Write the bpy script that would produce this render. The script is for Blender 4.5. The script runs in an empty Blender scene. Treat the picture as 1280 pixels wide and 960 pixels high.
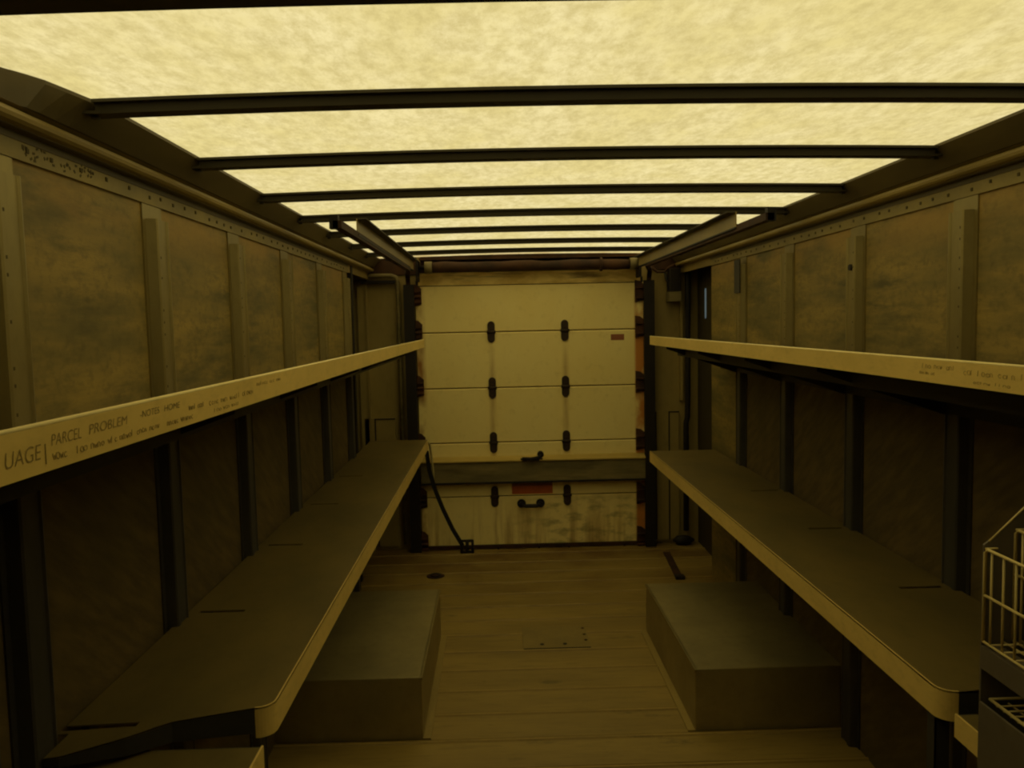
import bpy, bmesh, math, random
from mathutils import Vector, Matrix
random.seed(7)
S = bpy.context.scene
COL = S.collection
H = 1.55                                   # eye height above the van floor; all builder z values are relative to the eye

# ------------------------------------------------------------------ camera
AX = ((0.99957609, -0.02212609, 0.01892296),      # world x, y, -z axes seen in camera space (right, down, forward)
      (-0.02053736, -0.07517072, 0.99695917),
      (0.02063635, 0.99692517, 0.07559327))
cam_d = bpy.data.cameras.new('camera')
cam_d.sensor_width = 36.0
cam_d.lens = 28.125
cam_d.clip_start = 0.02
cam = bpy.data.objects.new('camera', cam_d)
COL.objects.link(cam)
rt = Vector((AX[0][0], AX[1][0], -AX[2][0]))
up = -Vector((AX[0][1], AX[1][1], -AX[2][1]))
bk = -Vector((AX[0][2], AX[1][2], -AX[2][2]))
M3 = Matrix((rt, up, bk)).transposed()
cam.matrix_world = Matrix.Translation((0, 0, H)) @ M3.to_4x4()
S.camera = cam

# ------------------------------------------------------------------ daylight outside the van, exposure
W = bpy.data.worlds.new('overcast_sky')
S.world = W
W.use_nodes = True
bg = W.node_tree.nodes['Background']
bg.inputs[0].default_value = (0.95, 0.98, 1.0, 1)
bg.inputs[1].default_value = 1.0
S.view_settings.view_transform = 'Standard'
S.view_settings.look = 'None'
S.view_settings.gamma = 1.0
S.view_settings.use_curve_mapping = False
S.view_settings.exposure = 0.36
S.cycles.filter_width = 2.2
S.cycles.diffuse_bounces = 6

# ------------------------------------------------------------------ materials
def srgb(r, g, b):
    f = lambda c: (c / 255 / 12.92) if c / 255 <= .04045 else ((c / 255 + .055) / 1.055) ** 2.4
    return (f(r), f(g), f(b), 1)

def lin(r, g, b): return (r, g, b, 1)

class NT:
    def __init__(s, name):
        s.m = bpy.data.materials.new(name); s.m.use_nodes = True
        s.t = s.m.node_tree; s.n = s.t.nodes; s.l = s.t.links
        s.b = s.n['Principled BSDF']
        s.co = s.n.new('ShaderNodeTexCoord').outputs['Object']
    def noise(s, scale, sc=(1, 1, 1), det=6, rough=.6, off=0.0, co=None):
        mp = s.n.new('ShaderNodeMapping'); mp.inputs['Scale'].default_value = sc
        mp.inputs['Location'].default_value = (off, off * 1.7, off * .6)
        s.l.new(co or s.co, mp.inputs[0])
        t = s.n.new('ShaderNodeTexNoise'); t.inputs['Scale'].default_value = scale
        t.inputs['Detail'].default_value = det; t.inputs['Roughness'].default_value = rough
        s.l.new(mp.outputs[0], t.inputs['Vector'])
        return t.outputs['Fac']
    def ramp(s, fac, a, b):
        r = s.n.new('ShaderNodeMapRange'); r.inputs['From Min'].default_value = a; r.inputs['From Max'].default_value = b
        s.l.new(fac, r.inputs['Value']); return r.outputs[0]
    def math(s, op, a, b):
        m = s.n.new('ShaderNodeMath'); m.operation = op
        for i, v in enumerate((a, b)):
            if isinstance(v, (int, float)): m.inputs[i].default_value = v
            else: s.l.new(v, m.inputs[i])
        return m.outputs[0]
    def mix(s, fac, a, b):
        m = s.n.new('ShaderNodeMix'); m.data_type = 'RGBA'
        if isinstance(fac, (int, float)): m.inputs[0].default_value = fac
        else: s.l.new(fac, m.inputs[0])
        for i, v in ((6, a), (7, b)):
            if isinstance(v, tuple): m.inputs[i].default_value = v
            else: s.l.new(v, m.inputs[i])
        return m.outputs[2]
    def xyz(s):
        x = s.n.new('ShaderNodeSeparateXYZ'); g = s.n.new('ShaderNodeNewGeometry')
        s.l.new(g.outputs['Position'], x.inputs[0]); return x.outputs
    def done(s, col, rough=.6, metal=0.0, bump=None, bs=.2, bd=.002, spec=.3):
        if isinstance(col, tuple): s.b.inputs['Base Color'].default_value = col
        else: s.l.new(col, s.b.inputs['Base Color'])
        s.b.inputs['Roughness'].default_value = rough; s.b.inputs['Metallic'].default_value = metal
        s.b.inputs['Specular IOR Level'].default_value = spec
        if bump is not None:
            k = s.n.new('ShaderNodeBump'); k.inputs['Strength'].default_value = bs; k.inputs['Distance'].default_value = bd
            s.l.new(bump, k.inputs['Height']); s.l.new(k.outputs[0], s.b.inputs['Normal'])
        return s.m

def worn(name, a, b, scale=4, sc=(1, 1, 1), lo=.35, hi=.65, rough=.6, metal=0.0, dirt=None, bs=.15, spec=.3):
    t = NT(name)
    n1 = t.noise(scale, sc); col = t.mix(t.ramp(n1, lo, hi), a, b)
    n2 = t.noise(scale * 9, sc, off=3)
    col = t.mix(t.math('MULTIPLY', t.ramp(n2, .5, .75), .35), col, tuple(c * .55 for c in a[:3]) + (1,))
    if dirt is not None:
        n3 = t.noise(scale * .7, (sc[0], sc[1], sc[2] * 1.6), off=9)
        col = t.mix(t.math('MULTIPLY', t.ramp(n3, .52, .7), .75), col, dirt)
    return t.done(col, rough, metal, n2, bs, spec=spec)

def mk_wall():
    t = NT('scuffed_wall_liner')
    a = t.noise(3.0, (1, .45, 2.6), det=8, rough=.65)
    c = t.mix(t.ramp(a, .36, .62), lin(.335, .232, .054), lin(.170, .132, .038))
    b = t.noise(6, (1, .4, 2.6), det=9, rough=.75, off=9)
    c = t.mix(t.math('MULTIPLY', t.math('MULTIPLY', t.ramp(b, .46, .62), t.ramp(t.noise(1.7, off=31), .35, .6)), .95), c, lin(.085, .073, .024))
    e = t.noise(42, (1, .8, 1.2), off=3)
    c = t.mix(t.math('MULTIPLY', t.ramp(e, .48, .70), .6), c, lin(.11, .085, .026))
    p = t.xyz(); z = t.math('SUBTRACT', p[2], H)
    f = t.noise(4, (1, .5, 2), off=21)                       # worn, orange-tinted band near the top of the liner
    c = t.mix(t.math('MULTIPLY', t.ramp(z, .17, .29), t.math('MULTIPLY', t.ramp(f, .42, .58), .6)), c, lin(.42, .25, .055))
    return t.done(c, .55, 0, e, .15)
M_WALL = mk_wall()
def mk_board():
    t = NT('shaded_chipboard')
    mp = t.n.new('ShaderNodeMapping'); mp.inputs['Rotation'].default_value = (.6, 0, 0); t.l.new(t.co, mp.inputs[0])
    a = t.noise(16, (1, .45, 2.2), det=5, co=mp.outputs[0]); b = t.noise(2.5, off=4)
    c = t.mix(t.ramp(a, .34, .68), lin(.165, .112, .032), lin(.09, .062, .02))  # chipboard grain; shade below the shelves is put into its dark tones
    c = t.mix(t.math('MULTIPLY', t.ramp(b, .42, .6), .5), c, lin(.075, .055, .018))
    return t.done(c, .7, 0, a, .2)
M_BOARD = mk_board()
M_POST = worn('post_aluminium', lin(.34, .275, .105), lin(.26, .21, .085), 5, (1, 1, .5), rough=.42, metal=.7)
M_POSTLOW = worn('lower_post_metal', lin(.115, .105, .082), lin(.075, .07, .057), 6, (1, 1, .4), rough=.5, metal=.6)
M_LIP = worn('lip_aluminium', lin(.78, .56, .16), lin(.66, .475, .13), 8, (1, .4, 1), rough=.45)
M_LEDGE = worn('edge_highlight', lin(.92, .76, .32), lin(.82, .66, .27), 8, (1, .4, 1), rough=.4)
M_SHELF = worn('shelf_sheet', lin(.175, .125, .033), lin(.120, .090, .026), 3, (1, .6, 1), rough=.5)
M_UNDER = worn('dull_grey_steel', lin(.050, .044, .030), lin(.036, .033, .024), 6, rough=.6)
M_BOW = worn('roof_bow_paint', lin(.050, .040, .016), lin(.036, .029, .013), 4, (.4, 1, 1), rough=.6)
M_RAIL = worn('rail_aluminium', lin(.31, .225, .06), lin(.22, .16, .048), 5, (1, .3, 1), rough=.45)
M_EDGE = worn('roof_edge_recess_shade', lin(.125, .092, .030), lin(.08, .06, .022), 5, (1, .3, 1), rough=.5)
M_FLANGE = worn('rail_flange', lin(.30, .225, .055), lin(.2, .155, .045), 7, (1, .6, 1), rough=.5)
M_BOX = worn('housing_sheet', lin(.40, .325, .135), lin(.28, .23, .10), 3, rough=.45, metal=.6)
M_RIB = worn('floor_rib', lin(.43, .295, .072), lin(.27, .185, .048), 4, (1, .4, 1), rough=.5)
M_STRIP = worn('base_strip', lin(.33, .235, .06), lin(.26, .185, .05), 5, (1, .4, 1), rough=.5)
M_BLACK = worn('black_steel', lin(.022, .016, .010), lin(.014, .011, .008), 8, rough=.6)
M_RUST = worn('rusty_steel', lin(.075, .032, .010), lin(.03, .016, .008), 9, (1, 1, .6), rough=.75)
M_RUSTB = worn('rusty_bracket', lin(.11, .042, .011), lin(.035, .018, .009), 11, rough=.75)
M_HINGE = worn('hinge_steel', lin(.050, .030, .014), lin(.028, .018, .010), 14, rough=.6)
M_PANEL = worn('rear_corner_panel', lin(.36, .27, .085), lin(.29, .22, .07), 3, (1, 1, .5), rough=.55)
M_WIRE = worn('cream_wire', lin(.70, .55, .20), lin(.58, .46, .17), 20, rough=.4)
M_GREY = worn('grey_rack_sheet', lin(.135, .108, .066), lin(.11, .088, .056), 5, rough=.55)
M_BEAM = worn('beam_metal', lin(.27, .215, .085), lin(.15, .125, .052), 3, (1, 1, 5), rough=.5, dirt=lin(.09, .07, .03))
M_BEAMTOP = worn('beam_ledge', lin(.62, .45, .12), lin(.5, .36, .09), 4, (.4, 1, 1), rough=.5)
M_STRAP = worn('black_webbing', lin(.018, .014, .009), lin(.012, .010, .007), 30, rough=.85)
M_CORD = worn('pale_cord', lin(.5, .42, .17), lin(.4, .33, .13), 30, rough=.8)
M_INK = NT('marker_ink').done(lin(.25, .18, .05), .6)
M_INKF = NT('faint_ink').done(lin(.36, .265, .08), .6)
M_INKB = NT('dark_marker_ink').done(lin(.12, .10, .03), .6)
M_HOLE = NT('dark_hole').done(lin(.085, .065, .022), .8)
M_RED = worn('orange_red_sticker', lin(.62, .145, .02), lin(.48, .12, .02), 12, (1, 1, 4), rough=.5)
M_REDB = NT('sticker_band').done(lin(.30, .11, .025), .5)
M_MAROON = NT('maroon_sticker').done(lin(.32, .115, .05), .5)
M_SKIN = worn('outer_skin', lin(.06, .045, .018), lin(.045, .035, .014), 3, rough=.6)

def mk_floor():
    t = NT('floor_planks')
    n = t.noise(2.2, (.5, 2.2, 1)); n2 = t.noise(30, (.25, 1.6, 1), off=2)
    c = t.mix(t.ramp(n, .35, .65), lin(.33, .225, .052), lin(.235, .160, .040))
    c = t.mix(t.math('MULTIPLY', t.ramp(n2, .5, .75), .4), c, lin(.13, .088, .02))
    p = t.xyz()
    rear = t.ramp(p[1], 4.2, 5.1)
    n3 = t.noise(3.2, (1, 1, 1), off=5)
    c = t.mix(t.math('MULTIPLY', rear, t.math('MULTIPLY', t.ramp(n3, .42, .62), .7)), c, lin(.13, .062, .012))
    n4 = t.noise(5, (1, 2, 1), off=8)
    c = t.mix(t.math('MULTIPLY', t.ramp(n4, .62, .72), .55), c, lin(.08, .06, .018))
    return t.done(c, .5, 0, n2, .15)
M_FLOOR = mk_floor()
M_PLATE = worn('patch_plate', lin(.27, .19, .05), lin(.21, .15, .042), 6, rough=.5)

def mk_door():
    t = NT('aged_white_door_paint')
    n = t.noise(3, (1, 1, .7)); n2 = t.noise(22, off=4)
    c = t.mix(t.ramp(n, .35, .65), lin(.98, .82, .33), lin(.94, .76, .28))
    c = t.mix(t.math('MULTIPLY', t.ramp(n2, .55, .8), .25), c, lin(.5, .36, .08))
    p = t.xyz()
    z = t.math('SUBTRACT', p[2], H)
    rust = lin(.30, .105, .014)
    vert = t.noise(9, (1.6, 1, .16), det=8, off=2)
    # rust runs near the bottom, below the hinge columns and beside the right-hand rollers
    low = t.ramp(z, -1.15, -1.56)
    c = t.mix(t.math('MULTIPLY', low, t.math('MULTIPLY', t.ramp(vert, .46, .66), .75)), c, rust)
    for hx in (-.03, .47):
        d = t.math('ABSOLUTE', t.math('SUBTRACT', p[0], hx), 0)
        c = t.mix(t.math('MULTIPLY', t.math('MULTIPLY', t.ramp(d, .03, .0), t.ramp(z, .0, -.35)), t.math('MULTIPLY', t.ramp(vert, .44, .62), .45)), c, rust)
    rs = t.math('MULTIPLY', t.ramp(p[0], .938, .955), t.ramp(z, .28, .1))
    c = t.mix(t.math('MULTIPLY', rs, t.math('MULTIPLY', t.ramp(t.noise(6, (1, 1, .5), off=6), .34, .5), .95)), c, lin(.58, .21, .03))
    ls = t.ramp(p[0], -.47, -.51)
    c = t.mix(t.math('MULTIPLY', ls, t.math('MULTIPLY', t.ramp(t.noise(5, (1, 1, .5), off=16), .42, .6), .9)), c, rust)
    # grubby, smeared lowest section
    sm = t.noise(7, (1.2, 1, 2.6), off=11)
    msk = t.math('MULTIPLY', t.ramp(z, -1.17, -1.24), t.ramp(p[0], .0, .4))
    c = t.mix(t.math('MULTIPLY', msk, t.math('MULTIPLY', t.ramp(sm, .48, .66), .55)), c, lin(.20, .15, .045))
    return t.done(c, .45, 0, n2, .1)
M_DOOR = mk_door()

def mk_door_top():
    t = NT('stained_door_top_rail')
    n = t.noise(5, (1, 1, 2.5), det=8)
    c = t.mix(t.ramp(n, .42, .60), lin(.88, .66, .21), lin(.62, .42, .10))
    n2 = t.noise(3, (.6, 1, 6), off=7)
    c = t.mix(t.math('MULTIPLY', t.ramp(n2, .54, .64), .75), c, lin(.14, .085, .02))
    return t.done(c, .5)
M_DTOP = mk_door_top()

def mk_roof():
    t = NT('translucent_fibreglass')
    n = t.noise(1.6, (1, .7, 1), det=6); n2 = t.noise(34, (1, .5, 1), det=6, rough=.75, off=2); n3 = t.noise(6, (1, .55, 1), det=8, rough=.65, off=6)
    c = t.mix(t.ramp(n, .3, .7), lin(.785, .655, .325), lin(.695, .565, .255))
    c = t.mix(t.math('MULTIPLY', t.ramp(n3, .40, .62), .8), c, lin(.66, .53, .20))
    c = t.mix(t.math('MULTIPLY', t.ramp(n2, .40, .64), .75), c, lin(.51, .40, .15))
    p = t.xyz()
    # brown grime along the rear edge
    e = t.math('MULTIPLY', t.ramp(p[1], 5.1, 5.4), t.ramp(t.noise(5, off=9), .35, .6))
    c = t.mix(t.math('MULTIPLY', e, .45), c, lin(.35, .17, .04))
    tr = t.n.new('ShaderNodeBsdfTranslucent'); t.l.new(c, tr.inputs[0])
    out = t.n['Material Output']; t.l.new(tr.outputs[0], out.inputs['Surface'])
    return t.m
M_ROOF = mk_roof()

# ------------------------------------------------------------------ mesh builder
class MB:
    def __init__(s): s.v = []; s.f = []; s.mi = []; s.sm = []; s.cur = 0; s.m = []
    def use(s, m):
        if m not in s.m: s.m.append(m)
        s.cur = s.m.index(m); return s
    def _add(s, vs, fs, smooth=False):
        o = len(s.v); s.v += [tuple(v) for v in vs]
        for f in fs: s.f.append(tuple(i + o for i in f)); s.mi.append(s.cur); s.sm.append(smooth)
        return s
    def box(s, x0, x1, y0, y1, z0, z1):
        x0, x1 = min(x0, x1), max(x0, x1); y0, y1 = min(y0, y1), max(y0, y1); z0, z1 = min(z0, z1), max(z0, z1)
        vs = [(x, y, z) for x in (x0, x1) for y in (y0, y1) for z in (z0, z1)]
        return s._add(vs, [(0, 1, 3, 2), (4, 6, 7, 5), (0, 4, 5, 1), (2, 3, 7, 6), (0, 2, 6, 4), (1, 5, 7, 3)])
    def prism(s, prof, axis, a, b, smooth=False):
        # prof: closed list of 2d points; axis y: (x,z), axis x: (y,z), axis z: (x,y)
        n = len(prof)
        def P(q, t):
            if axis == 'y': return (q[0], t, q[1])
            if axis == 'x': return (t, q[0], q[1])
            return (q[0], q[1], t)
        vs = [P(q, a) for q in prof] + [P(q, b) for q in prof]
        fs = [(i, (i + 1) % n, (i + 1) % n + n, i + n) for i in range(n)]
        s._add(vs, fs, smooth)
        s._add([], []); o = len(s.v) - 2 * n
        s.f.append(tuple(o + i for i in range(n))); s.mi.append(s.cur); s.sm.append(False)
        s.f.append(tuple(o + n + i for i in reversed(range(n)))); s.mi.append(s.cur); s.sm.append(False)
        return s
    def tube(s, pts, r, n=8, closed=False):
        pts = [Vector(p) for p in pts]; rings = []
        ref = None
        for i, p in enumerate(pts):
            a = pts[max(i - 1, 0)]; b = pts[min(i + 1, len(pts) - 1)]
            d = (b - a).normalized()
            if ref is None:
                ref = Vector((0, 0, 1)) if abs(d.z) < .9 else Vector((1, 0, 0))
            u = d.cross(ref).normalized(); w = d.cross(u).normalized(); ref = -w if (-w).dot(ref) > 0 else w
            u = d.cross(ref).normalized(); w = u.cross(d).normalized()
            rr = r[i] if isinstance(r, (list, tuple)) else r
            rings.append([p + rr * (math.cos(2 * math.pi * k / n) * u + math.sin(2 * math.pi * k / n) * w) for k in range(n)])
        vs = [v for R in rings for v in R]
        fs = [(i * n + k, i * n + (k + 1) % n, (i + 1) * n + (k + 1) % n, (i + 1) * n + k) for i in range(len(pts) - 1) for k in range(n)]
        s._add(vs, fs, True)
        o = len(s.v) - len(vs)
        s.f.append(tuple(o + k for k in reversed(range(n)))); s.mi.append(s.cur); s.sm.append(False)
        s.f.append(tuple(o + (len(pts) - 1) * n + k for k in range(n))); s.mi.append(s.cur); s.sm.append(False)
        return s
    def ribbon(s, pts, half, thick, nrm):
        # flat strap along pts: width direction = dir x nrm
        pts = [Vector(p) for p in pts]; nrm = Vector(nrm).normalized(); R = []
        for i, p in enumerate(pts):
            d = (pts[min(i + 1, len(pts) - 1)] - pts[max(i - 1, 0)]).normalized()
            w = d.cross(nrm).normalized() * half; t = nrm * thick * .5
            R.append([p + w + t, p - w + t, p - w - t, p + w - t])
        vs = [v for r in R for v in r]
        fs = [(i * 4 + k, i * 4 + (k + 1) % 4, (i + 1) * 4 + (k + 1) % 4, (i + 1) * 4 + k) for i in range(len(pts) - 1) for k in range(4)]
        fs += [(3, 2, 1, 0), tuple((len(pts) - 1) * 4 + k for k in range(4))]
        return s._add(vs, fs)
    def build(s, name, mat=None, parent=None, bevel=0.0, label=None):
        me = bpy.data.meshes.new(name)
        if parent is not None: org = Vector(parent['_w'])
        else:
            xs = [v[0] for v in s.v]; ys = [v[1] for v in s.v]; zs = [v[2] for v in s.v]
            org = Vector(((min(xs) + max(xs)) / 2, (min(ys) + max(ys)) / 2, min(zs)))
        me.from_pydata([(v[0] - org.x, v[1] - org.y, v[2] - org.z) for v in s.v], [], s.f)
        ms = s.m if s.m else [mat]
        for m in ms: me.materials.append(m)
        for p, i, k in zip(me.polygons, s.mi, s.sm): p.material_index = i; p.use_smooth = k
        bm = bmesh.new(); bm.from_mesh(me); bmesh.ops.recalc_face_normals(bm, faces=bm.faces); bm.to_mesh(me); bm.free()
        o = bpy.data.objects.new(name, me); COL.objects.link(o)
        if parent is not None: o.parent = parent; o['_w'] = list(parent['_w'])
        else: o.location = (org.x, org.y, org.z + H); o['_w'] = list(org)
        if bevel:
            b = o.modifiers.new('bevel', 'BEVEL'); b.width = bevel; b.segments = 2; b.limit_method = 'ANGLE'
        if label: o['label'] = label
        return o

def box(name, mat, parent, x0, x1, y0, y1, z0, z1, bevel=0.0):
    return MB().box(x0, x1, y0, y1, z0, z1).build(name, mat, parent, bevel)

def tag(o, label=None, cat=None, group=None, kind=None):
    if label: o['label'] = label
    if cat: o['category'] = cat
    if group: o['group'] = group
    if kind: o['kind'] = kind
    return o

def thing(name, loc, label, cat, group=None):
    o = bpy.data.objects.new(name, None); COL.objects.link(o)
    o.location = (loc[0], loc[1], loc[2] + H); o.empty_display_size = .1
    o['_w'] = list(loc)
    return tag(o, label, cat, group)

def struct(o): o['kind'] = 'structure'; return o

# ------------------------------------------------------------------ dimensions (metres, relative to the eye)
XL, XR, XM = -.857, 1.272, .2075
ZF, ZC = -1.55, .43
YF, YR = -.75, 5.46
YW = 4.70                                  # where the inner wall liner stops
def sx(side, d): return XL + d if side < 0 else XR - d          # distance in from a side wall
NAME = {-1: 'left', 1: 'right'}

# ------------------------------------------------------------------ setting: floor, walls, roof
prof = []
y = YF
nplank = 31
pw = (YR + .06 - YF) / nplank
for i in range(nplank):
    y0 = YF + i * pw
    prof += [(y0, ZF - .010), (y0 + .003, ZF), (y0 + pw - .026, ZF), (y0 + pw - .022, ZF + .005), (y0 + pw - .010, ZF + .005), (y0 + pw - .006, ZF - .010)]
prof += [(YF + nplank * pw, ZF - .004), (YF + nplank * pw, ZF - .05), (YF, ZF - .05)]
fl = MB().use(M_FLOOR).prism(prof, 'x', -1.02, 1.43)
rr = random.Random(2)
for i in range(nplank):
    y0 = YF + (i + 1) * pw
    fl.use(M_RIB).prism([(y0 - .021, ZF + .0045), (y0 - .020, ZF + .0062), (y0 - .012, ZF + .0062), (y0 - .011, ZF + .0045)], 'x', -1.0, 1.41)  # worn rib tops, with their highlight put into the lighter colour
struct(fl.build('floor'))

struct(MB().use(M_BOARD).box(XL - .02, XL, YF, YW, ZF, -.235).use(M_WALL).box(XL - .02, XL, YF, YW, -.235, .40).build('wall_left'))
struct(MB().use(M_BOARD).box(XR, XR + .02, YF, 4.03, ZF, -.235).use(M_WALL).box(XR, XR + .02, YF, YW, -.235, .40).box(XR, XR + .02, 4.03, YW, ZF, -.235).build('wall_right'))
# corner bays behind the liner: outer skin and the return that closes the liner's end
m = MB().box(-.99, -.975, YW - .03, YR + .04, ZF, .47).box(-.975, XL - .02, YW - .03, YW - .02, ZF, .47)
struct(m.build('wall_rear_left_bay', M_SKIN))
m = MB()
# the right-hand skin has a narrow slit that lets daylight in
ya, yb, za, zb = 5.245, 5.31, .005, .205
for (p, q, r, t) in ((YW - .03, ya, ZF, .47), (yb, YR + .04, ZF, .47), (ya, yb, ZF, za), (ya, yb, zb, .47)):
    m.box(1.385, 1.40, p, q, r, t)
m.box(XR + .02, 1.385, YW - .03, YW - .02, ZF, .47)
struct(m.build('wall_rear_right_bay', M_SKIN))
pt = NT('slit_dimmer'); ptr = pt.n.new('ShaderNodeBsdfTranslucent'); ptr.inputs[0].default_value = (.26, .29, .285, 1)
pt.l.new(ptr.outputs[0], pt.n['Material Output'].inputs['Surface'])
struct(MB().box(1.391, 1.394, ya - .004, yb + .004, za - .004, zb + .004).build('dimming_pane_1', pt.m))  # added pane, there only to dim the daylight through the slit
# rear wall: two side panels and the header over the door
m = MB().use(M_PANEL).box(-.99, -.50, YR + .012, YR + .04, ZF, .47)
m.use(M_RUST).box(-.985, -.53, YR - .004, YR + .012, .342, .47).use(M_PANEL)
m.box(-.93, -.865, YR - .012, YR + .012, ZF, .30).box(-.875, -.868, YR - .02, YR + .012, ZF, .30)
struct(m.build('wall_rear_left', M_PANEL))
m = MB().use(M_PANEL).box(.97, 1.40, YR + .012, YR + .04, ZF, .47).use(M_RUST).box(1.05, 1.395, YR - .004, YR + .012, .345, .47).use(M_PANEL)
m.box(1.255, 1.272, YR - .03, YR + .012, -.55, .24)
struct(m.build('wall_rear_right', M_PANEL))
m = MB().box(-.50, .97, YR + .012, YR + .04, .28, .475).box(-.50, .97, YR + .012, YR + .05, ZF - .01, -1.49).box(-.50, .97, YR - .09, YR + .012, .43, .445)
struct(m.build('wall_rear_header', M_RUST))
# bulkhead behind the camera, closed to keep cab light out
m = MB().box(-.99, 1.40, YF - .03, YF, ZF, .47)
struct(m.build('wall_front', M_SKIN))

# solid roof panel over the front end, behind the view
YS = .35
struct(MB().box(-.99, 1.40, YF - .03, YS, ZC + .045, ZC + .06).build('ceiling_front', M_SKIN))
# translucent roof sheet, slightly crowned
NX, NY = 24, 30
m = MB(); vs = []
for j in range(NY + 1):
    for i in range(NX + 1):
        x = -.852 + 2.119 * i / NX; u = (x - XM) / 1.01
        vs.append((x, YF - .05 + (YR + .07 - YF) * j / NY, ZC + .022 + .016 * (1 - u * u)))
fs = [(j * (NX + 1) + i, j * (NX + 1) + i + 1, (j + 1) * (NX + 1) + i + 1, (j + 1) * (NX + 1) + i) for j in range(NY) for i in range(NX)]
m._add(vs, fs, True)
struct(m.build('ceiling', M_ROOF))

# cant rails along both sides: flange on the wall, rounded moulding, sloping roof edge
def cant_rail(side, name):
    g = lambda d, z: (sx(side, d), z)
    pts = [(.0, .316), (.005, .316), (.006, .358), (.026, .362)]
    for k in range(7):                      # rounded moulding
        a = -math.pi / 2 + math.pi * 1.05 * k / 6
        pts.append((.030 + .014 * math.cos(a), .376 + .013 * math.sin(a)))
    pts += [(.040, .394), (.0, .394)]
    rec = [(.0055, .346), (.0075, .346), (.0085, .3585), (.026, .3605), (.026, .363), (.0055, .361)]
    m = MB().use(M_RAIL).prism([g(*p) for p in pts], 'y', YF, YR)
    o_ = -.14 if side < 0 else -.13
    m.use(M_EDGE).prism([g(*p) for p in rec], 'y', YF, YW)  # recess under the moulding, its shade put in as a darker colour
    # sloping roof edge; on the left its near end is torn back so more of the roof shows
    secs = [(YF, .09), (YR, .09)] if side > 0 else [(YF, .012), (1.30, .012), (1.38, .016), (1.417, .030), (1.45, .046), (1.486, .060), (1.54, .070), (1.588, .078), (1.65, .09), (YR, .09)]
    vs = []
    for yy, e in secs:
        q = [g(min(.046, e - .002), .3945), g(e, .4445), g(e, .4515), g(.0, .470), g(o_, .47), g(o_, .43), g(0, .3945)]
        vs += [(a, yy, b) for a, b in q]
    fs = [(a * 7 + b, a * 7 + (b + 1) % 7, a * 7 + 7 + (b + 1) % 7, a * 7 + 7 + b) for a in range(len(secs) - 1) for b in range(7)]
    fs += [tuple(range(7)), tuple((len(secs) - 1) * 7 + b for b in reversed(range(7)))]
    m.use(M_EDGE)._add(vs, fs)
    m.use(M_FLANGE).prism([g(.0005, .312), g(.0065, .312), g(.0065, .345), g(.0005, .345)], 'y', YF, YW)
    # rivets on the flange
    m.use(M_HOLE)
    rnd = random.Random(3 + side)
    yy = 1.0
    while yy < YW - .05:
        xx = sx(side, .0065); z = .331 + rnd.uniform(-.004, .004); r = .0042
        m.box(xx, sx(side, .0085), yy - r, yy + r, z - r, z + r); yy += rnd.choice((.065, .08, .11))
    if side < 0:                             # smeared stencil marks on the flange
        for k in range(38):
            yy = 1.50 + rnd.random() * .26; z = .317 + rnd.random() * .026; a = rnd.random() * 3
            m.ribbon([(sx(side, .0068), yy, z), (sx(side, .0068), yy + .008 * math.cos(a), z + .006 * math.sin(a))], .0022, .0006, (1, 0, 0))
    o = m.build(name); return struct(o)
cant_rail(-1, 'trim_1'); cant_rail(1, 'trim_2')
# ------------------------------------------------------------------ roof bows
ORD = ['nearest', 'second', 'third', 'fourth', 'fifth', 'sixth', 'seventh', 'eighth']
BOWS = [1.085, 1.622, 2.168, 2.742, 3.282, 3.838, 4.418, 4.95]
for i, yb_ in enumerate(BOWS):
    m = MB(); hw = .036 if i else .06
    n = 10; xs = [-.766 + 1.947 * k / n for k in range(n + 1)]
    z = lambda x, dz: ZC + .012 * (1 - ((x - XM) / .97) ** 2) + dz
    sec = [(-hw, .016), (-hw, .010), (-hw * .62, .010), (-hw * .55, -.008), (hw * .55, -.008), (hw * .62, .010), (hw, .010), (hw, .016)]
    vs = [(x, yb_ + p[0], z(x, p[1])) for x in xs for p in sec]
    q = len(sec)
    fs = [(k * q + j, k * q + (j + 1) % q, (k + 1) * q + (j + 1) % q, (k + 1) * q + j) for k in range(n) for j in range(q)]
    fs += [tuple(range(q)), tuple(n * q + j for j in reversed(range(q)))]
    m._add(vs, fs)
    b = m.build('roof_bow', M_BOW)
    lab = {0: 'dark metal roof bow crossing the very top of the view, nearest of the roof bows',
           7: 'dark thin roof bow farthest back, just ahead of the rusty roller above the door'}.get(i)
    tag(b, lab or 'dark metal roof bow under the translucent roof, %s counted from the top of the picture' % ORD[i], 'roof bow', 'roof bows under the translucent roof')
    # end cleat with a bolt head on each cant rail
    for sd in (-1, 1):
        xa, xb = (-.80, -.745) if sd < 0 else (1.16, 1.215)
        xa, xb = (-.795, -.757) if sd < 0 else (1.172, 1.21)
        MB().box(xa, xb, yb_ - .022, yb_ + .022, ZC - .008, ZC - .003).box((xa + xb) / 2 - .006, (xa + xb) / 2 + .006, yb_ - .006, yb_ + .006, ZC - .014, ZC - .008).build('end_cleat', M_BOW, b)

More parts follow.
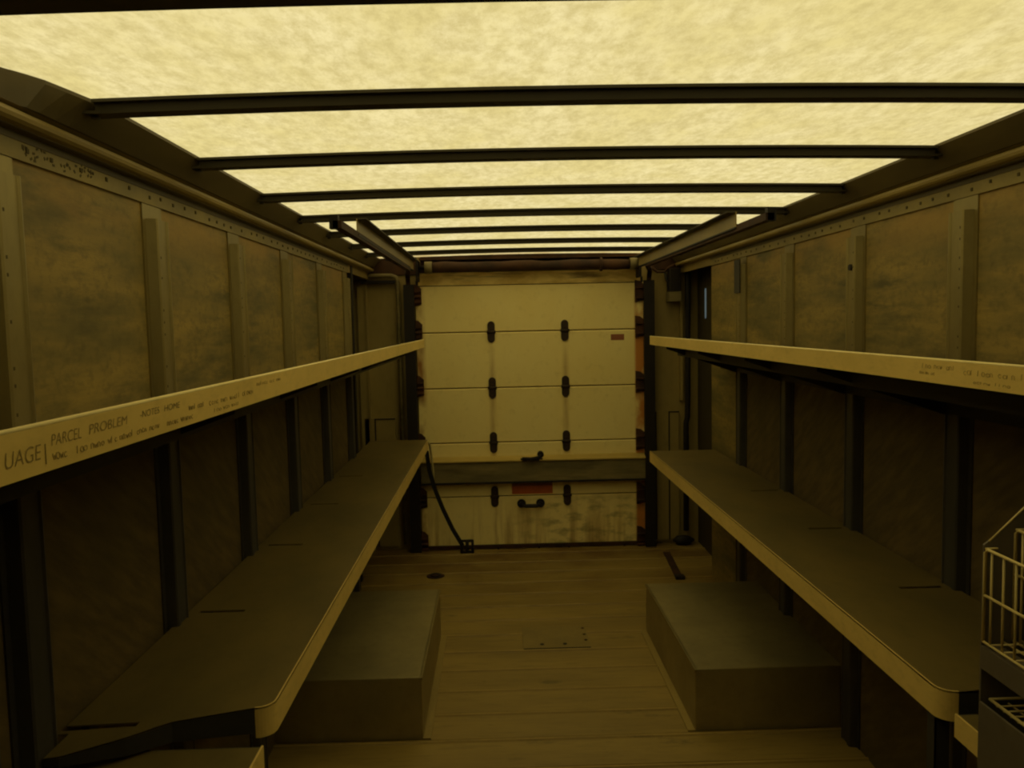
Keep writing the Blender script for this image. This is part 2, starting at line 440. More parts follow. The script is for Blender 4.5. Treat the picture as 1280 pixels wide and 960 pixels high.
# ------------------------------------------------------------------ wall posts
def post(side, yc, label, w=.112, top=.275):
    t = thing('wall_post', (sx(side, .0), yc, ZF), label, 'post', 'hat-section posts on the %s wall' % NAME[side])
    h = w / 2
    g = lambda d, yy: (sx(side, d), yy)
    MB().use(M_POST).prism([g(.0, yc - h), g(.004, yc - h), g(.004, yc + h), g(.0, yc + h)], 'z', -.24, .314).use(M_POSTLOW).prism([g(.0, yc - h), g(.004, yc - h), g(.004, yc + h), g(.0, yc + h)], 'z', ZF, -.24).build('flange', None, t)
    c = [(.004, -h * .72), (.027, -h * .60), (.030, -h * .52), (.030, -h * .28), (.026, -h * .22), (.026, h * .5), (.030, h * .56), (.029, h * .64), (.004, h * .74)]
    m = MB().use(M_POST).prism([g(d, yc + e) for d, e in c], 'z', -.24, top).use(M_HOLE)
    rnd = random.Random(int(yc * 100) + side)
    z = -.20
    while z < top - .02:
        m.box(sx(side, .0290), sx(side, .0306), yc - h * .40 - .002, yc - h * .40 + .002, z - .003, z + .003)
        z += rnd.choice((.03, .05, .08))
    m.build('channel', None, t)
    MB().prism([g(d, yc + e) for d, e in c], 'z', ZF, -.24).build('lower_channel', M_POSTLOW, t, label='dark lower channel')  # from the upper shelf down the post takes a darker, greyer metal colour
    for z in (.22, .02, -.40, -.66):
        MB().tube([(sx(side, .004), yc + h * .86, z), (sx(side, .009), yc + h * .86, z)], .006, 8).build('bolt', M_UNDER, t)
    return t
LP = [1.19 - .42, 1.41, 2.045, 2.67, 3.30, 3.945, 4.60]
for i, yc in enumerate(LP):
    if i == 0:
        post(-1, 1.245, 'aluminium post at the left image edge, half cut off below the upper shelf')
        continue
    lab = {1: 'broad aluminium post on left wall, nearest whole one, above the shelf handwriting',
           2: 'aluminium post with rows of holes on left wall, second whole one from the front',
           3: 'aluminium post on left wall, third whole one counted from the front',
           4: 'aluminium post on left wall, fourth whole one counted from the front',
           5: 'aluminium post on left wall, second last before the rear corner bay',
           6: 'aluminium post at the rear end of the left wall liner'}[i]
    post(-1, yc, lab)
for i, yc in enumerate([1.52, 2.152, 2.79, 3.445, 4.09]):
    lab = ['aluminium post on right wall behind the wire rack, mostly hidden',
           'aluminium post on right wall, nearest whole one, with holes down its left edge',
           'aluminium post on right wall with one dark spot near the top, second whole one',
           'aluminium post on right wall, third whole one counted from the front',
           'aluminium post on right wall, farthest back, with a dark upper plate'][i]
    t = post(1, yc, lab)
    if i == 4: box('dark_plate', M_UNDER, t, XR - .036, XR - .03, yc - .045, yc + .045, .13, .30)
    if i == 2: MB().tube([(XR - .024, yc, .17), (XR - .034, yc, .17)], .011, 10).build('plug', M_BLACK, t)

# ------------------------------------------------------------------ shelves
def writing(text, side, x, y0, z0, h, parent, wid=None, mat=None, name='handwriting', tilt=0.0):
    cu = bpy.data.curves.new('t', 'FONT'); cu.body = text; cu.size = 1.0; cu.extrude = .0; cu.shear = .15; cu.offset = -.012
    ob = bpy.data.objects.new('t', cu); COL.objects.link(ob)
    dg = bpy.context.evaluated_depsgraph_get(); me = bpy.data.meshes.new_from_object(ob.evaluated_get(dg))
    bpy.data.objects.remove(ob)
    xs = [v.co.x for v in me.vertices]; w0 = max(xs) - min(xs); mn = min(xs)
    sxx = (wid / w0) if wid else h / .72
    m = MB()
    m._add([(x, y0 + (1 if side < 0 else -1) * (v.co.x - mn) * sxx, z0 + v.co.y * h / .72 + tilt * (v.co.x - mn) * sxx) for v in me.vertices],
           [tuple(p.vertices) for p in me.polygons])
    bpy.data.meshes.remove(me)
    return m.build(name, mat or M_INK, parent)

def scribble(m, side, x, y0, y1, z, h, rnd, step=.0075):
    """a run of small faded pen strokes: loops, arches and uprights grouped like illegible words"""
    d = 1 if y1 > y0 else -1; yy = y0
    while (yy - y1) * d < 0:
        for q in range(rnd.randint(3, 6)):
            w = step * rnd.uniform(.6, .95); hh = h * rnd.uniform(.5, .75); zz = z + h * rnd.uniform(0, .12); k = rnd.randint(0, 4)
            if k == 0: sh = [(0, 0), (.12, rnd.uniform(1.1, 1.5))]
            elif k == 1: sh = [(.5 + .5 * math.cos(a), .5 + .5 * math.sin(a)) for a in [2 * math.pi * t / 9 + .6 for t in range(10)]]
            elif k == 2: sh = [(0, 0), (.05, .9), (.4, 1), (.75, .8), (.8, 0)]
            elif k == 3: sh = [(.8, .85), (.4, 1), (.05, .5), (.4, 0), (.85, .15)]
            else: sh = [(0, 1), (.3, 0), (.5, .7), (.7, 0), (.95, 1)]
            m.ribbon([(x, yy + d * w * a, zz + hh * b) for a, b in sh], .00045, .0004, (1, 0, 0))
            yy += d * step * rnd.uniform(.85, 1.1)
            if (yy - y1) * d >= 0: return
        yy += d * step * rnd.uniform(.6, 1.1)

def upper_shelf(side, y0, y1, posts, label):
    d = .426
    t = thing('package_shelf', (sx(side, d / 2), (y0 + y1) / 2, -.2), label, 'shelf', 'long metal shelves')
    g = lambda a, z: (sx(side, a), z)
    # tray tilted down towards the wall
    tray = [(.02, -.205), (d - .004, -.118), (d - .004, -.122), (.02, -.209)]
    MB().prism([g(*p) for p in tray], 'y', y0, y1).build('tray', M_SHELF, t)
    lip = [(d - .004, -.088), (d, -.088), (d, -.132), (d - .018, -.132), (d - .018, -.129), (d - .004, -.128)]
    l = MB().use(M_LIP).prism([g(*p) for p in lip], 'y', y0, y1)
    bead = [(d + .0032 * math.cos(a) - .003, -.0872 + .0032 * math.sin(a)) for a in [2 * math.pi * k / 8 for k in range(8)]]
    l.use(M_LEDGE).prism([g(*p) for p in bead], 'y', y0, y1, True)  # highlight along the lip, put into the bead's lighter colour
    l = l.build('front_lip', None, t)
    MB().prism([g(*p) for p in [(.03, -.205), (.035, -.205), (.035, -.272), (.03, -.272)]], 'y', y0, y1).build('back_rail', M_UNDER, t)
    MB().prism([g(*p) for p in [(.16, -.18), (.30, -.152), (.30, -.19), (.16, -.215)]], 'y', y0, y1 - .12).build('stiffener', M_UNDER, t)
    for yc in posts:                          # triangular gusset under the tray at each post
        tri = [(.03, -.21), (d - .03, -.132), (d - .03, -.148), (.05, -.272), (.03, -.276)]
        MB().prism([g(*p) for p in tri], 'y', yc - .003, yc + .003).build('bracket', M_UNDER, t)
    return t, l
usl, lipl = upper_shelf(-1, .35, 4.82, [1.41, 2.06, 2.69, 3.32, 3.96, 4.61], 'upper left metal shelf with handwriting along its front lip')
usr, lipr = upper_shelf(1, .45, 4.39, [2.17, 2.81, 3.46, 4.10], 'upper right metal shelf, its near end running out of view over the wire rack')
xl_ = sx(-1, .4265)
writing('UAGE', -1, xl_, .700, -.1185, .0155, lipl, .056)
writing('PARCEL', -1, xl_, .774, -.109, .012, lipl, .056)
writing('PROBLEM', -1, xl_, .846, -.1075, .011, lipl, .088)
writing('-NOTES', -1, xl_, .968, -.1045, .0085, lipl, .055, M_INKB)
writing('HOME', -1, xl_, 1.038, -.1045, .0085, lipl, .052, M_INKB)
rnd = random.Random(5)
MB().ribbon([(xl_, .763, -.1245), (xl_, .763, -.105)], .0007, .0004, (1, 0, 0)).build('pen_stroke', M_INK, lipl)
xr_ = sx(1, .4265)
for side, x, ya, yb, z, h, st in (
        (-1, xl_, .775, .80, -.1235, .009, .0075), (-1, xl_, .82, 1.02, -.1235, .008, .0075), (-1, xl_, 1.045, 1.14, -.1245, .008, .0075),
        (-1, xl_, 1.12, 1.18, -.112, .008, .0075), (-1, xl_, 1.20, 1.42, -.114, .009, .011), (-1, xl_, 1.22, 1.34, -.1255, .007, .011),
        (-1, xl_, 1.44, 1.60, -.103, .007, .012), (1, xr_, 1.57, 1.45, -.105, .010, .011), (1, xr_, 1.43, 1.27, -.110, .011, .012),
        (1, xr_, 1.58, 1.53, -.117, .007, .008), (1, xr_, 1.40, 1.30, -.124, .006, .011)):
    m = MB(); scribble(m, side, x, ya, yb, z, h, rnd, st)
    m.build('faint_handwriting', M_INKF, lipl if side < 0 else lipr)

def sheet_with_slots(name, mat, parent, side, a0, a1, y0, y1, z, slots, outline=None):
    """flat sheet between wall offsets a0..a1, thin slots (y, s0, s1) cut right through it; rounded near corner"""
    aa = sorted(set([a0, a1] + [v for s_ in slots for v in s_[1:]]))
    yy = sorted(set([y0, y1] + [v for s_ in slots for v in (s_[0] - .008, s_[0] + .008)]))
    m = MB(); th = .003
    for i in range(len(aa) - 1):
        for j in range(len(yy) - 1):
            ca, cy = (aa[i] + aa[i + 1]) / 2, (yy[j] + yy[j + 1]) / 2
            if any(abs(cy - s_[0]) < .008 and s_[1] < ca < s_[2] for s_ in slots): continue
            m.box(sx(side, aa[i]), sx(side, aa[i + 1]), yy[j], yy[j + 1], z - th, z)
    return m

def lower_shelf(side, y0, y1, posts, label, leg=False):
    d = .394; z = -.756; R = .035
    t = thing('package_shelf', (sx(side, d / 2), (y0 + y1) / 2, z), label, 'shelf', 'long metal shelves')
    slots = [(yc + .0, .045, .165) for yc in posts]
    m = sheet_with_slots('tray', M_SHELF, t, side, .014, d - R, y0 + R, y1, z, slots)
    # front strip with the rounded near corner
    arc = [(d - R + R * math.sin(a), y0 + R - R * math.cos(a)) for a in [math.pi / 2 * k / 8 for k in range(9)]]
    pr = [(d - R, y0 + R)] + arc + [(d, y1), (d - R, y1)]
    m.prism([(sx(side, a), b) for a, b in pr], 'z', z - .003, z)
    if side < 0:
        m.prism([(sx(side, a), b) for a, b in [(d - R, y0), (d - R, y0 + R), (.15, y0 + R), (.15, 1.452), (.214, 1.507)]], 'z', z - .003, z)
        m.prism([(sx(side, a), b) for a, b in [(.15, y0 + R), (.014, y0 + R), (.014, 1.505), (.15, 1.513)]], 'z', z - .003, z)
        pr = [(.15, 1.497), (.014, 1.485), (.014, 1.474), (.034, 1.474), (.034, 1.385), (.06, 1.39), (.15, 1.452)]
    else:
        pr = [(d - R, y0), (d - R, y0 + R), (.014, y0 + R), (.014, y0 + .06), (.035, y0 + .045), (.035, y0)]
    m.prism([(sx(side, a), b) for a, b in pr], 'z', z - .003, z)
    m.build('tray', M_SHELF, t)
    hs = .062
    out = [(a, b) for a, b in arc] + [(d, y1)]
    inn = [(d - R + (R - .003) * math.sin(a), y0 + R - (R - .003) * math.cos(a)) for a in [math.pi / 2 * k / 8 for k in range(9)]] + [(d - .003, y1)]
    MB().prism([(sx(side, a), b) for a, b in out + inn[::-1]], 'z', z - hs, z + .0015, False).build('front_lip', M_LIP, t)
    if side < 0:    # bent, sagging end flange facing the camera
        pts = [(d - R, y0), (.214, 1.507), (.15, 1.452), (.06, 1.39), (.034, 1.385)]
        hh = [.052, .04, .035, .018, .012]
    else:
        pts = [(d - R, y0), (.18, y0), (.035, y0)]; hh = [.055, .055, .055]
    vs = []
    for (a, b), h_ in zip(pts, hh):
        vs += [(sx(side, a), b, z), (sx(side, a), b, z - h_), (sx(side, a), b + .003, z - h_), (sx(side, a), b + .003, z)]
    fs = [(k * 4 + j, k * 4 + (j + 1) % 4, k * 4 + 4 + (j + 1) % 4, k * 4 + 4 + j) for k in range(len(pts) - 1) for j in range(4)]
    fs += [(0, 1, 2, 3), tuple(4 * (len(pts) - 1) + j for j in (3, 2, 1, 0))]
    MB()._add(vs, fs).build('end_flange', M_UNDER, t)
    MB().prism([(sx(side, a), zz) for a, zz in [(.014, z - .004), (.03, z - .004), (.03, z - .05), (.014, z - .05)]], 'y', y0, y1).build('back_rail', M_UNDER, t)
    for yc in posts:
        tri = [(.03, z - .004), (d - .03, z - .004), (d - .03, z - .03), (.05, z - .16), (.03, z - .16)]
        MB().prism([(sx(side, a), zz) for a, zz in tri], 'y', yc - .02, yc - .015).build('bracket', M_UNDER, t)
    if leg:
        MB().box(sx(side, d - .005), sx(side, d - .035), y0 + .03, y0 + .033, ZF, z - .004).box(sx(side, d - .005), sx(side, d - .008), y0 + .03, y0 + .06, ZF, z - .004).build('support_leg', M_UNDER, t)
    return t
lsl = lower_shelf(-1, 1.555, 5.26, [2.115, 2.765, 3.40, 4.03], 'lower left metal shelf, long one with slots beside the posts')
lsr = lower_shelf(1, 1.535, 4.585, [2.155, 2.80, 3.45], 'lower right metal shelf, long one with a rounded near corner', True)

def front_shelf(side, y0, y1, z, label):
    d = .394
    t = thing('package_shelf', (sx(side, d / 2), (y0 + y1) / 2, z), label, 'shelf', 'long metal shelves')
    MB().box(sx(side, .03), sx(side, d - .004), y0, y1, z - .003, z).build('tray', M_SHELF, t)
    MB().box(sx(side, d - .004), sx(side, d), y0, y1 + .004, z - .045, z + .002).build('front_lip', M_LIP, t)
    MB().box(sx(side, .06), sx(side, d - .004), y1, y1 + .003, z - .04, z).build('end_flange', M_UNDER, t)
    MB().box(sx(side, .0), sx(side, .03), y0, y1, z - .05, z).build('back_rail', M_UNDER, t)
    for yc in (y0 + .06, y1 - .06):
        tri = [(.03, z - .004), (d - .03, z - .004), (d - .03, z - .03), (.05, z - .16), (.03, z - .16)]
        MB().prism([(sx(side, a), zz) for a, zz in tri], 'y', yc - .003, yc + .003).build('bracket', M_UNDER, t)
    return t
front_shelf(-1, .55, 1.485, -.800, 'short left shelf at the bottom edge, in front of the long lower left one')
front_shelf(1, 1.275, 1.485, -.778, 'short right shelf whose pale lip shows beside the grey wire rack')

# ------------------------------------------------------------------ wheel housings
for side in (-1, 1):
    t = thing('wheel_housing', (sx(side, .276), 3.39, ZF), 'box-shaped sheet-metal wheel housing on the floor under the %s shelves' % NAME[side], 'wheel housing', 'wheel housings')
    MB().box(sx(side, .0), sx(side, .552), 2.895, 3.885, ZF, -1.307).build('cover', M_BOX, t, .004)
    m = MB().box(sx(side, .548), sx(side, .580), 2.895, 3.885, ZF + .001, ZF + .007)
    m.build('base_flange', M_STRIP, t)
    MB().prism([(sx(side, .546), -1.307), (sx(side, .556), -1.307), (sx(side, .556), -1.317), (sx(side, .546), -1.311)], 'y', 2.89, 3.885).build('corner_bead', M_POST, t)

# ------------------------------------------------------------------ roll-up door
YD = 5.44
door = thing('door_1', (.245, YD, ZF), 'cream roll-up door of five panels at the rear end of the van', 'door')
struct(door)
seams = [.262, -.055, -.435, -.81, -1.185, -1.528]
DX0, DX1 = -.535, 1.005
for k in range(5):
    zt, zb_ = seams[k] - .003, seams[k + 1] + .003
    prof = [(YD, zb_), (YD - .006, zb_ + .004), (YD - .006, zt - .006), (YD, zt), (YD + .03, zt), (YD + .03, zb_)]
    MB().prism(prof, 'x', DX0, DX1).build('door_panel', M_DOOR, door)
box('backing', M_BLACK, door, DX0, DX1, YD + .012, YD + .028, -1.53, .30)
MB().box(DX0 + .02, DX1 - .02, YD - .010, YD + .02, .264, .348).build('top_rail', M_DTOP, door)
m = MB().box(DX0, DX1, YD - .022, YD + .02, ZF + .006, -1.522)
for x in (-.02, .26, .47, .85): m.box(x, x + .012, YD - .03, YD - .02, ZF + .001, -1.53)
m.build('bottom_seal', M_RUST, door)
# beam across the door
m = MB().use(M_BEAM).box(DX0 + .01, DX1 - .005, YD - .062, YD - .006, -1.072, -.932)
m.use(M_BEAMTOP).prism([(YD - .006, -.905), (YD - .075, -.925), (YD - .075, -.933), (YD - .006, -.930)], 'x', DX0 + .01, DX1 - .005)
m.use(M_BLACK).box(DX0 + .01, DX1 - .005, YD - .075, YD - .006, -1.084, -1.072)
m.build('stiffener_beam', None, door)
# centre hinges
for k in range(1, 5):
    for hx in (-.031, .468):
        zc = seams[k]
        m = MB()
        out = []
        for (cx, cz) in ((0, .047), (0, -.047)):
            for a in range(9):
                an = (0 if cz > 0 else math.pi) + math.pi * a / 8
                out.append((hx + .025 * math.cos(an), zc + cz + .025 * math.sin(an)))
        m.prism(out, 'y', YD - .014, YD - .005)
        m.tube([(hx - .03, YD - .016, zc), (hx + .03, YD - .016, zc)], .010, 8)
        hg = m.build('hinge', M_HINGE, door)
        for dz in (.052, .022, -.022, -.052):
            MB().tube([(hx, YD - .013, zc + dz), (hx, YD - .020, zc + dz)], .006, 6).build('bolt', M_RUST, hg)
# side roller brackets
for zc in (.20, seams[1] + .015, seams[2] + .02, seams[3], seams[4], -1.49):
    for x0, x1, xt in ((DX0 - .012, DX0 + .040, DX0 - .045), (DX1 - .058, DX1 + .005, DX1 + .04)):
        m = MB().prism([(x0, zc - .075), (x1, zc - .06), (x1, zc + .045), ((x0 + x1) / 2, zc + .07), (x0, zc + .075)], 'y', YD - .022, YD - .005)
        m.box(x0, x1, YD - .045, YD - .022, zc - .05, zc - .04).box(x0, x1, YD - .045, YD - .022, zc + .02, zc + .03)
        m.tube([(x1, YD - .036, zc - .01), (xt, YD - .036, zc - .01)], .008, 8)
        rb = m.build('roller_bracket', M_RUSTB, door)
# pull handle and latch
m = MB()
hz = -1.238
for hx in (.152, .282):
    m.tube([(hx, YD - .006, hz), (hx, YD - .012, hz)], .030, 14).tube([(hx, YD - .012, hz), (hx, YD - .05, hz)], .015, 10)
m.tube([(.152, YD - .05, hz - .002), (.18, YD - .056, hz - .008), (.254, YD - .056, hz - .008), (.282, YD - .05, hz - .002)], .013, 10)
m.build('pull_handle', M_BLACK, door)
m = MB().box(.215, .275, YD - .1, YD - .075, -.928, -.916).tube([(.16, YD - .085, -.915), (.22, YD - .09, -.917), (.27, YD - .09, -.909), (.285, YD - .085, -.885)], .012, 8)
m.tube([(.285, YD - .095, -.89), (.285, YD - .07, -.885)], .022, 10).box(.15, .30, YD - .075, YD - .006, -.923, -.917)
m.build('latch', M_BLACK, door)
# stickers
st = MB().box(.088, .368, YD - .0075, YD - .0055, -1.172, -1.092).build('warning_sticker', M_RED, door, label='orange-red warning sticker above the pull handle')
MB().box(.088, .366, YD - .0082, YD - .0074, -1.118, -1.093).build('band', M_REDB, st)
MB().box(.782, .872, YD - .0075, YD - .0055, -.128, -.088).build('sticker', M_MAROON, door, label='small maroon sticker near the right edge')

# ------------------------------------------------------------------ counterbalance shaft above the door
t = thing('counterbalance_shaft', (.245, 5.34, .33), 'rusty spring roller lying across the van above the roll-up door', 'roller')
n = 14
MB().tube([(-.42 + 1.32 * k / n, 5.34, .378 + .003 * math.sin(k * 1.3)) for k in range(n + 1)], [.034 + .003 * math.sin(k * 2.1) for k in range(n + 1)], 14).build('spring_tube', M_RUST, t)
for x in (-.46, .90):
    MB().tube([(x, 5.34, .378), (x + .05, 5.34, .378)], .040, 16).build('end_collar', M_BEAM, t)
for x in (-.515, .955):
    MB().box(x, x + .012, 5.28, YR, .29, .425).box(x - .005, x + .017, 5.445, YR, .29, .40).build('end_bracket', M_BLACK, t)
MB().tube([(-.512, 5.34, .378), (.964, 5.34, .378)], .014, 8).build('axle', M_BLACK, t)
m = MB().tube([(.70, 5.335, .378), (.715, 5.335, .378)], .046, 14); m.build('winding_ring', M_RUST, t)

# ------------------------------------------------------------------ door tracks
for side in (-1, 1):
    t = thing('door_track', ((-.56 if side < 0 else 1.03), 5.38, ZF), 'dark curved steel track guiding the %s edge of the roll-up door' % NAME[side], 'door track', 'roll-up door tracks')
    s = side
    xi = -.575 if s < 0 else 1.035           # track centre line
    # vertical run
    g = lambda a: xi + s * a
    MB().prism([(g(-.035), 5.37), (g(.035), 5.37), (g(.035), 5.455), (g(.028), 5.455), (g(.028), 5.378), (g(-.028), 5.378), (g(-.028), 5.40), (g(-.035), 5.40)], 'z', ZF, .27).build('upright', M_BLACK, t)
    # bend and horizontal run, a C-channel slightly outboard
    P = [(5.40, .24), (5.39, .29), (5.35, .325), (5.05, .340), (2.80, .340)]
    m = MB(); vs = []
    for yy, zz in P:
        xo = xi - s * (0.040 if s < 0 else .075) * min(1, max(0, (5.36 - yy) / .3)) * (1 if yy < 5.36 else 0)
        vs += [(xo - s * .012, yy, zz), (xo + s * .018, yy, zz), (xo + s * .018, yy, zz + .026), (xo - s * .012, yy, zz + .026)]
    fs = [(k * 4 + j, k * 4 + (j + 1) % 4, k * 4 + 4 + (j + 1) % 4, k * 4 + 4 + j) for k in range(len(P) - 1) for j in range(4)] + [(0, 1, 2, 3), (19, 18, 17, 16)]
    m._add(vs, fs).build('horizontal_rail', M_RUST, t)
    # wide web with a top flange carrying the rail
    xw = -.525 if s < 0 else .945
    w = lambda a: xw + s * a
    web = MB().prism([(3.14, .416), (5.26, .416), (5.26, .356), (3.14, .356)], 'x', w(0), w(.004))
    web.build('support_web', M_RAIL, t)
    MB().box(w(.0), w(-.035), 3.14, 5.26, .413, .418).build('top_flange', M_BOW, t)
    MB().box(w(-.004), w(.02), 3.14, 5.26, .351, .357).build('bottom_flange', M_BLACK, t)
    for yy in (2.80, 4.2):
        xh = -.535 if s < 0 else .955
        MB().box(xh, xh + s * .03, yy, yy + .03, .338, .385 if yy < 3 else .43).build('hanger', M_BLACK, t)

# ------------------------------------------------------------------ rear corner details
t = thing('conduit', (-.78, 5.44, .30), 'bent conduit running across the top of the left rear corner panel', 'pipe')
MB().tube([(-.93, 5.43, .332), (-.80, 5.43, .338), (-.69, 5.43, .336), (-.662, 5.43, .325), (-.652, 5.43, .29), (-.65, 5.43, -1.5)], .014, 8).build('pipe', M_BEAM, t)
MB().box(-.95, -.86, 5.41, 5.46, .31, .36).build('junction', M_PANEL, t)
MB().box(-.90, -.67, 5.42, 5.46, .285, .305).build('bar', M_BLACK, t)
c = MB().tube([(-.965, 4.95, .20), (-.955, 4.93, .15), (-.935, 4.92, .06), (-.935, 4.92, -.05), (-.955, 4.93, -.13), (-.965, 4.95, -.3), (-.966, 5.0, -1.0)], .010, 8).build('cable', M_BLACK)
tag(c, 'black cable bowing out of the left rear corner bay above the upper shelf', 'cable')
c = MB().box(-.93, -.846, 4.78, 4.79, ZF, .385).box(-.858, -.846, 4.79, 4.83, ZF, .385).build('corner_post', M_BLACK)
tag(c, 'black corner post where the left wall liner ends before the rear bay', 'post', 'black corner posts')
c = MB().box(1.30, 1.37, 4.73, 4.74, ZF, .385).box(1.30, 1.312, 4.74, 4.78, ZF, .385).build('corner_post', M_BLACK)
tag(c, 'black corner post where the right wall liner ends beside the daylight slit', 'post', 'black corner posts')
for side, (xa, xm, xb, top) in {-1: (-.905, -.84, -.70, -.63), 1: (1.085, 1.175, 1.248, -.625)}.items():
    t = MB().use(M_PANEL).box(xa, xb, 5.448, 5.474, -1.52, top).use(M_BLACK).box(xm, xm + .008, 5.444, 5.449, -1.52, top).box(xa, xa + .007, 5.444, 5.449, -1.52, top).box(xm, xb, 5.444, 5.449, top - .008, top).build('access_cover')
    tag(t, 'low flat metal access cover on the %s rear corner panel' % NAME[side], 'cover', 'access covers in the rear corners')
t = thing('light_housing', (1.215, 5.40, .12), 'black box with wires at the top of the right rear corner panel', 'light housing')
MB().box(1.170, 1.245, 5.36, 5.46, .19, .345).build('housing', M_BLACK, t, .006)
MB().box(1.165, 1.245, 5.35, 5.46, .125, .19).build('base_plate', M_BEAM, t)
MB().tube([(1.06, 5.43, .36), (1.10, 5.42, .325), (1.15, 5.42, .325), (1.17, 5.40, .35), (1.21, 5.38, .37)], .009, 8).build('wire', M_RUST, t)
MB().tube([(1.15, 5.42, .325), (1.16, 5.41, .27), (1.19, 5.39, .21)], .008, 8).build('wire', M_BLACK, t)
c = MB().tube([(1.30, 5.40, .40), (1.30, 5.40, .1), (1.298, 5.40, -.5), (1.295, 5.40, -.66), (1.285, 5.40, -.70), (1.285, 5.41, -1.45)], .019, 8).build('cable', M_BLACK)
tag(c, 'thick black cable running down the right rear corner beside the pale panel edge', 'cable')
m = MB(); r0 = [.0, .03, .045, .05, .04, .015]
m.tube([(1.19 + .03 * k, 5.40, ZF + .035) for k in range(6)], [.006, .03, .034, .034, .026, .006], 10)
tag(m.build('rag', M_BLACK), 'small dark lump of rag on the floor in the right rear corner', 'rag')

# strap and cord by the left door edge
t = thing('pull_strap', (-.22, 5.33, ZF), 'black webbing strap hanging from the lower left shelf down to its floor buckle', 'strap')
MB().ribbon([(-.475, 5.255, -.83), (-.462, 5.27, -.96), (-.43, 5.28, -1.09), (-.38, 5.29, -1.23), (-.32, 5.30, -1.37), (-.255, 5.31, -1.49)], .014, .004, (0, -1, .1)).build('webbing', M_STRAP, t)
m = MB()
m.tube([(-.265, 5.32, -1.535), (-.185, 5.32, -1.535)], .009, 8).tube([(-.265, 5.32, -1.46), (-.185, 5.32, -1.46)], .009, 8)
m.tube([(-.262, 5.32, -1.545), (-.262, 5.32, -1.455)], .009, 8).tube([(-.188, 5.32, -1.545), (-.188, 5.32, -1.455)], .009, 8)
m.tube([(-.225, 5.32, -1.535), (-.225, 5.32, -1.46)], .012, 8)
m.build('buckle', M_BLACK, t)
c = MB().tube([(-.47, 5.235, -.765), (-.455, 5.30, -.80), (-.445, 5.30, -.90), (-.438, 5.30, -.98), (-.440, 5.30, -1.05)], .008, 8).build('cord', M_CORD)
tag(c, 'short pale cord hanging off the rear end of the lower left shelf', 'cord')

# ------------------------------------------------------------------ floor fittings
t = thing('floor_plate', (.25, 3.83, ZF), 'thin square metal patch plate on the floor between the wheel housings', 'floor plate')
MB().box(.10, .42, 3.70, 3.965, ZF + .001, ZF + .0065).build('plate', M_PLATE, t)
MB().box(.10, .42, 3.694, 3.700, ZF + .0005, ZF + .0062).build('front_edge', M_BLACK, t)
for x in (.19, .30): MB().tube([(x, 3.74, ZF + .005), (x, 3.74, ZF + .009)], .010, 10).build('screw', M_BLACK, t)
for y_ in (3.78, 3.85, 3.93): MB().tube([(.405, y_, ZF + .005), (.405, y_, ZF + .009)], .008, 10).build('screw', M_RUST, t)
t = thing('tie_down_ring', (-.405, 4.85, ZF), 'dark recessed tie-down ring in the floor behind the left wheel housing', 'tie-down ring')
m = MB(); m.prism([(-.405 + .055 * math.cos(a), 4.85 + .05 * math.sin(a)) for a in [2 * math.pi * k / 20 for k in range(20)]], 'z', ZF + .001, ZF + .006); m.build('dish', M_RUST, t)
m = MB().tube([(-.405 + .03 * math.cos(a), 4.85 + .028 * math.sin(a), ZF + .009) for a in [2 * math.pi * k / 16 for k in range(17)]], .005, 6); m.build('ring', M_BLACK, t)
t = thing('floor_bracket', (1.095, 4.93, ZF), 'rusty narrow steel strip on the floor near the right rear corner', 'floor strip')
MB().prism([(1.085, 5.22), (1.13, 5.22), (1.095, 4.70), (1.05, 4.70)], 'z', ZF + .001, ZF + .007).build('strip', M_RUST, t)
MB().box(1.045, 1.10, 4.66, 4.71, ZF + .001, ZF + .02).build('end_stop', M_BLACK, t)

# ------------------------------------------------------------------ tiered wire rack, right foreground
RX, RY = .779, 1.25
t = thing('wire_rack', (RX + .08, 1.0, ZF), 'grey rack with cream wire baskets at the right edge, in the foreground', 'rack')
RN = .55
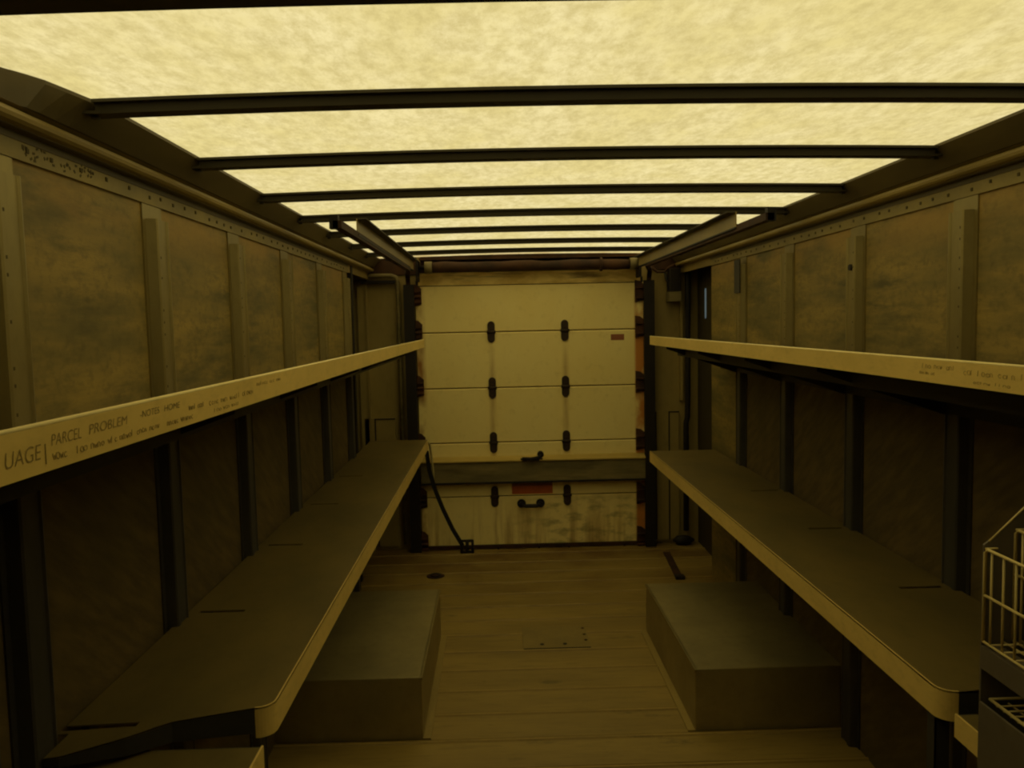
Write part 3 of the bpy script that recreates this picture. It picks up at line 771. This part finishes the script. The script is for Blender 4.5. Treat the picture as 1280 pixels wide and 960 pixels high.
# end panel: sloping top edge rising towards the wall
MB().prism([(RX, ZF), (RX, -.372), (RX + .013, -.362), (RX + .075, -.302), (RX + .16, -.235), (RX + .16, -.40), (RX + .16, ZF)], 'y', RY, RY + .004).build('end_panel', M_GREY, t)
MB().tube([(RX + .008, RY, -.366), (RX + .075, RY, -.302), (RX + .16, RY, -.235)], .0016, 6).build('panel_edge', M_WIRE, t)
MB().box(RX - .002, RX + .002, RN, RY, ZF, -.632).build('lower_front_panel', M_GREY, t)
MB().box(RX - .002, RX + .03, RN, RY, -.575, -.538).build('middle_front_panel', M_GREY, t)
MB().box(RX + .16, RX + .164, RN, RY, ZF, -.235).build('back_panel', M_GREY, t)
def basket(x, zt, zm, zb_, name, depth=.155, front_wires=True):
    b = MB(); r = .0027
    b.tube([(x, RN, zt), (x, RY - .012, zt), (x, RY - .004, zt - .006), (x, RY - .003, zb_)], r, 8)
    b.tube([(x, RN, zm), (x, RY - .003, zm)], r * .9, 8)
    b.tube([(x, RN, zb_), (x, RY - .003, zb_)], r * .8, 6)
    k = 0; yy = RY - .020
    while yy > RN:
        b.tube([(x + .001, yy, zt), (x + .001, yy, zb_)], r * .7, 6)
        b.tube([(x, yy, zb_), (x + depth, yy, zb_)], r * .6, 6)
        yy -= .030
    for q in range(1, 6):
        b.tube([(x + depth * q / 5, RN, zb_), (x + depth * q / 5, RY - .004, zb_)], r * .6, 6)
    b.tube([(x, RY - .004, zt), (x + .02, RY - .004, zt)], r * .7, 6)
    return b.build(name, M_WIRE, t)
basket(RX, -.377, -.453, -.530, 'wire_basket')
basket(RX + .049, -.347, -.42, -.530, 'wire_basket', .105)
# lower basket: rim and bottom grid set inside the grey front
b = MB(); zr = -.626
b.tube([(RX + .012, RN, zr), (RX + .012, RY - .006, zr)], .0027, 8)
for k in range(1, 7): b.tube([(RX + .012, RY - .006 - .035 * k * .5, zr - .004), (RX + .155, RY - .006 - .035 * k * .5, zr - .004)], .0016, 6)
b.tube([(RX + .012, RY - .006, zr), (RX + .155, RY - .006, zr)], .0022, 6)
b.tube([(RX + .04, RN, zr - .006), (RX + .04, RY - .01, zr - .006)], .0016, 6)
b.build('wire_basket', M_WIRE, t)

for o in bpy.data.objects:
    if '_w' in o: del o['_w']
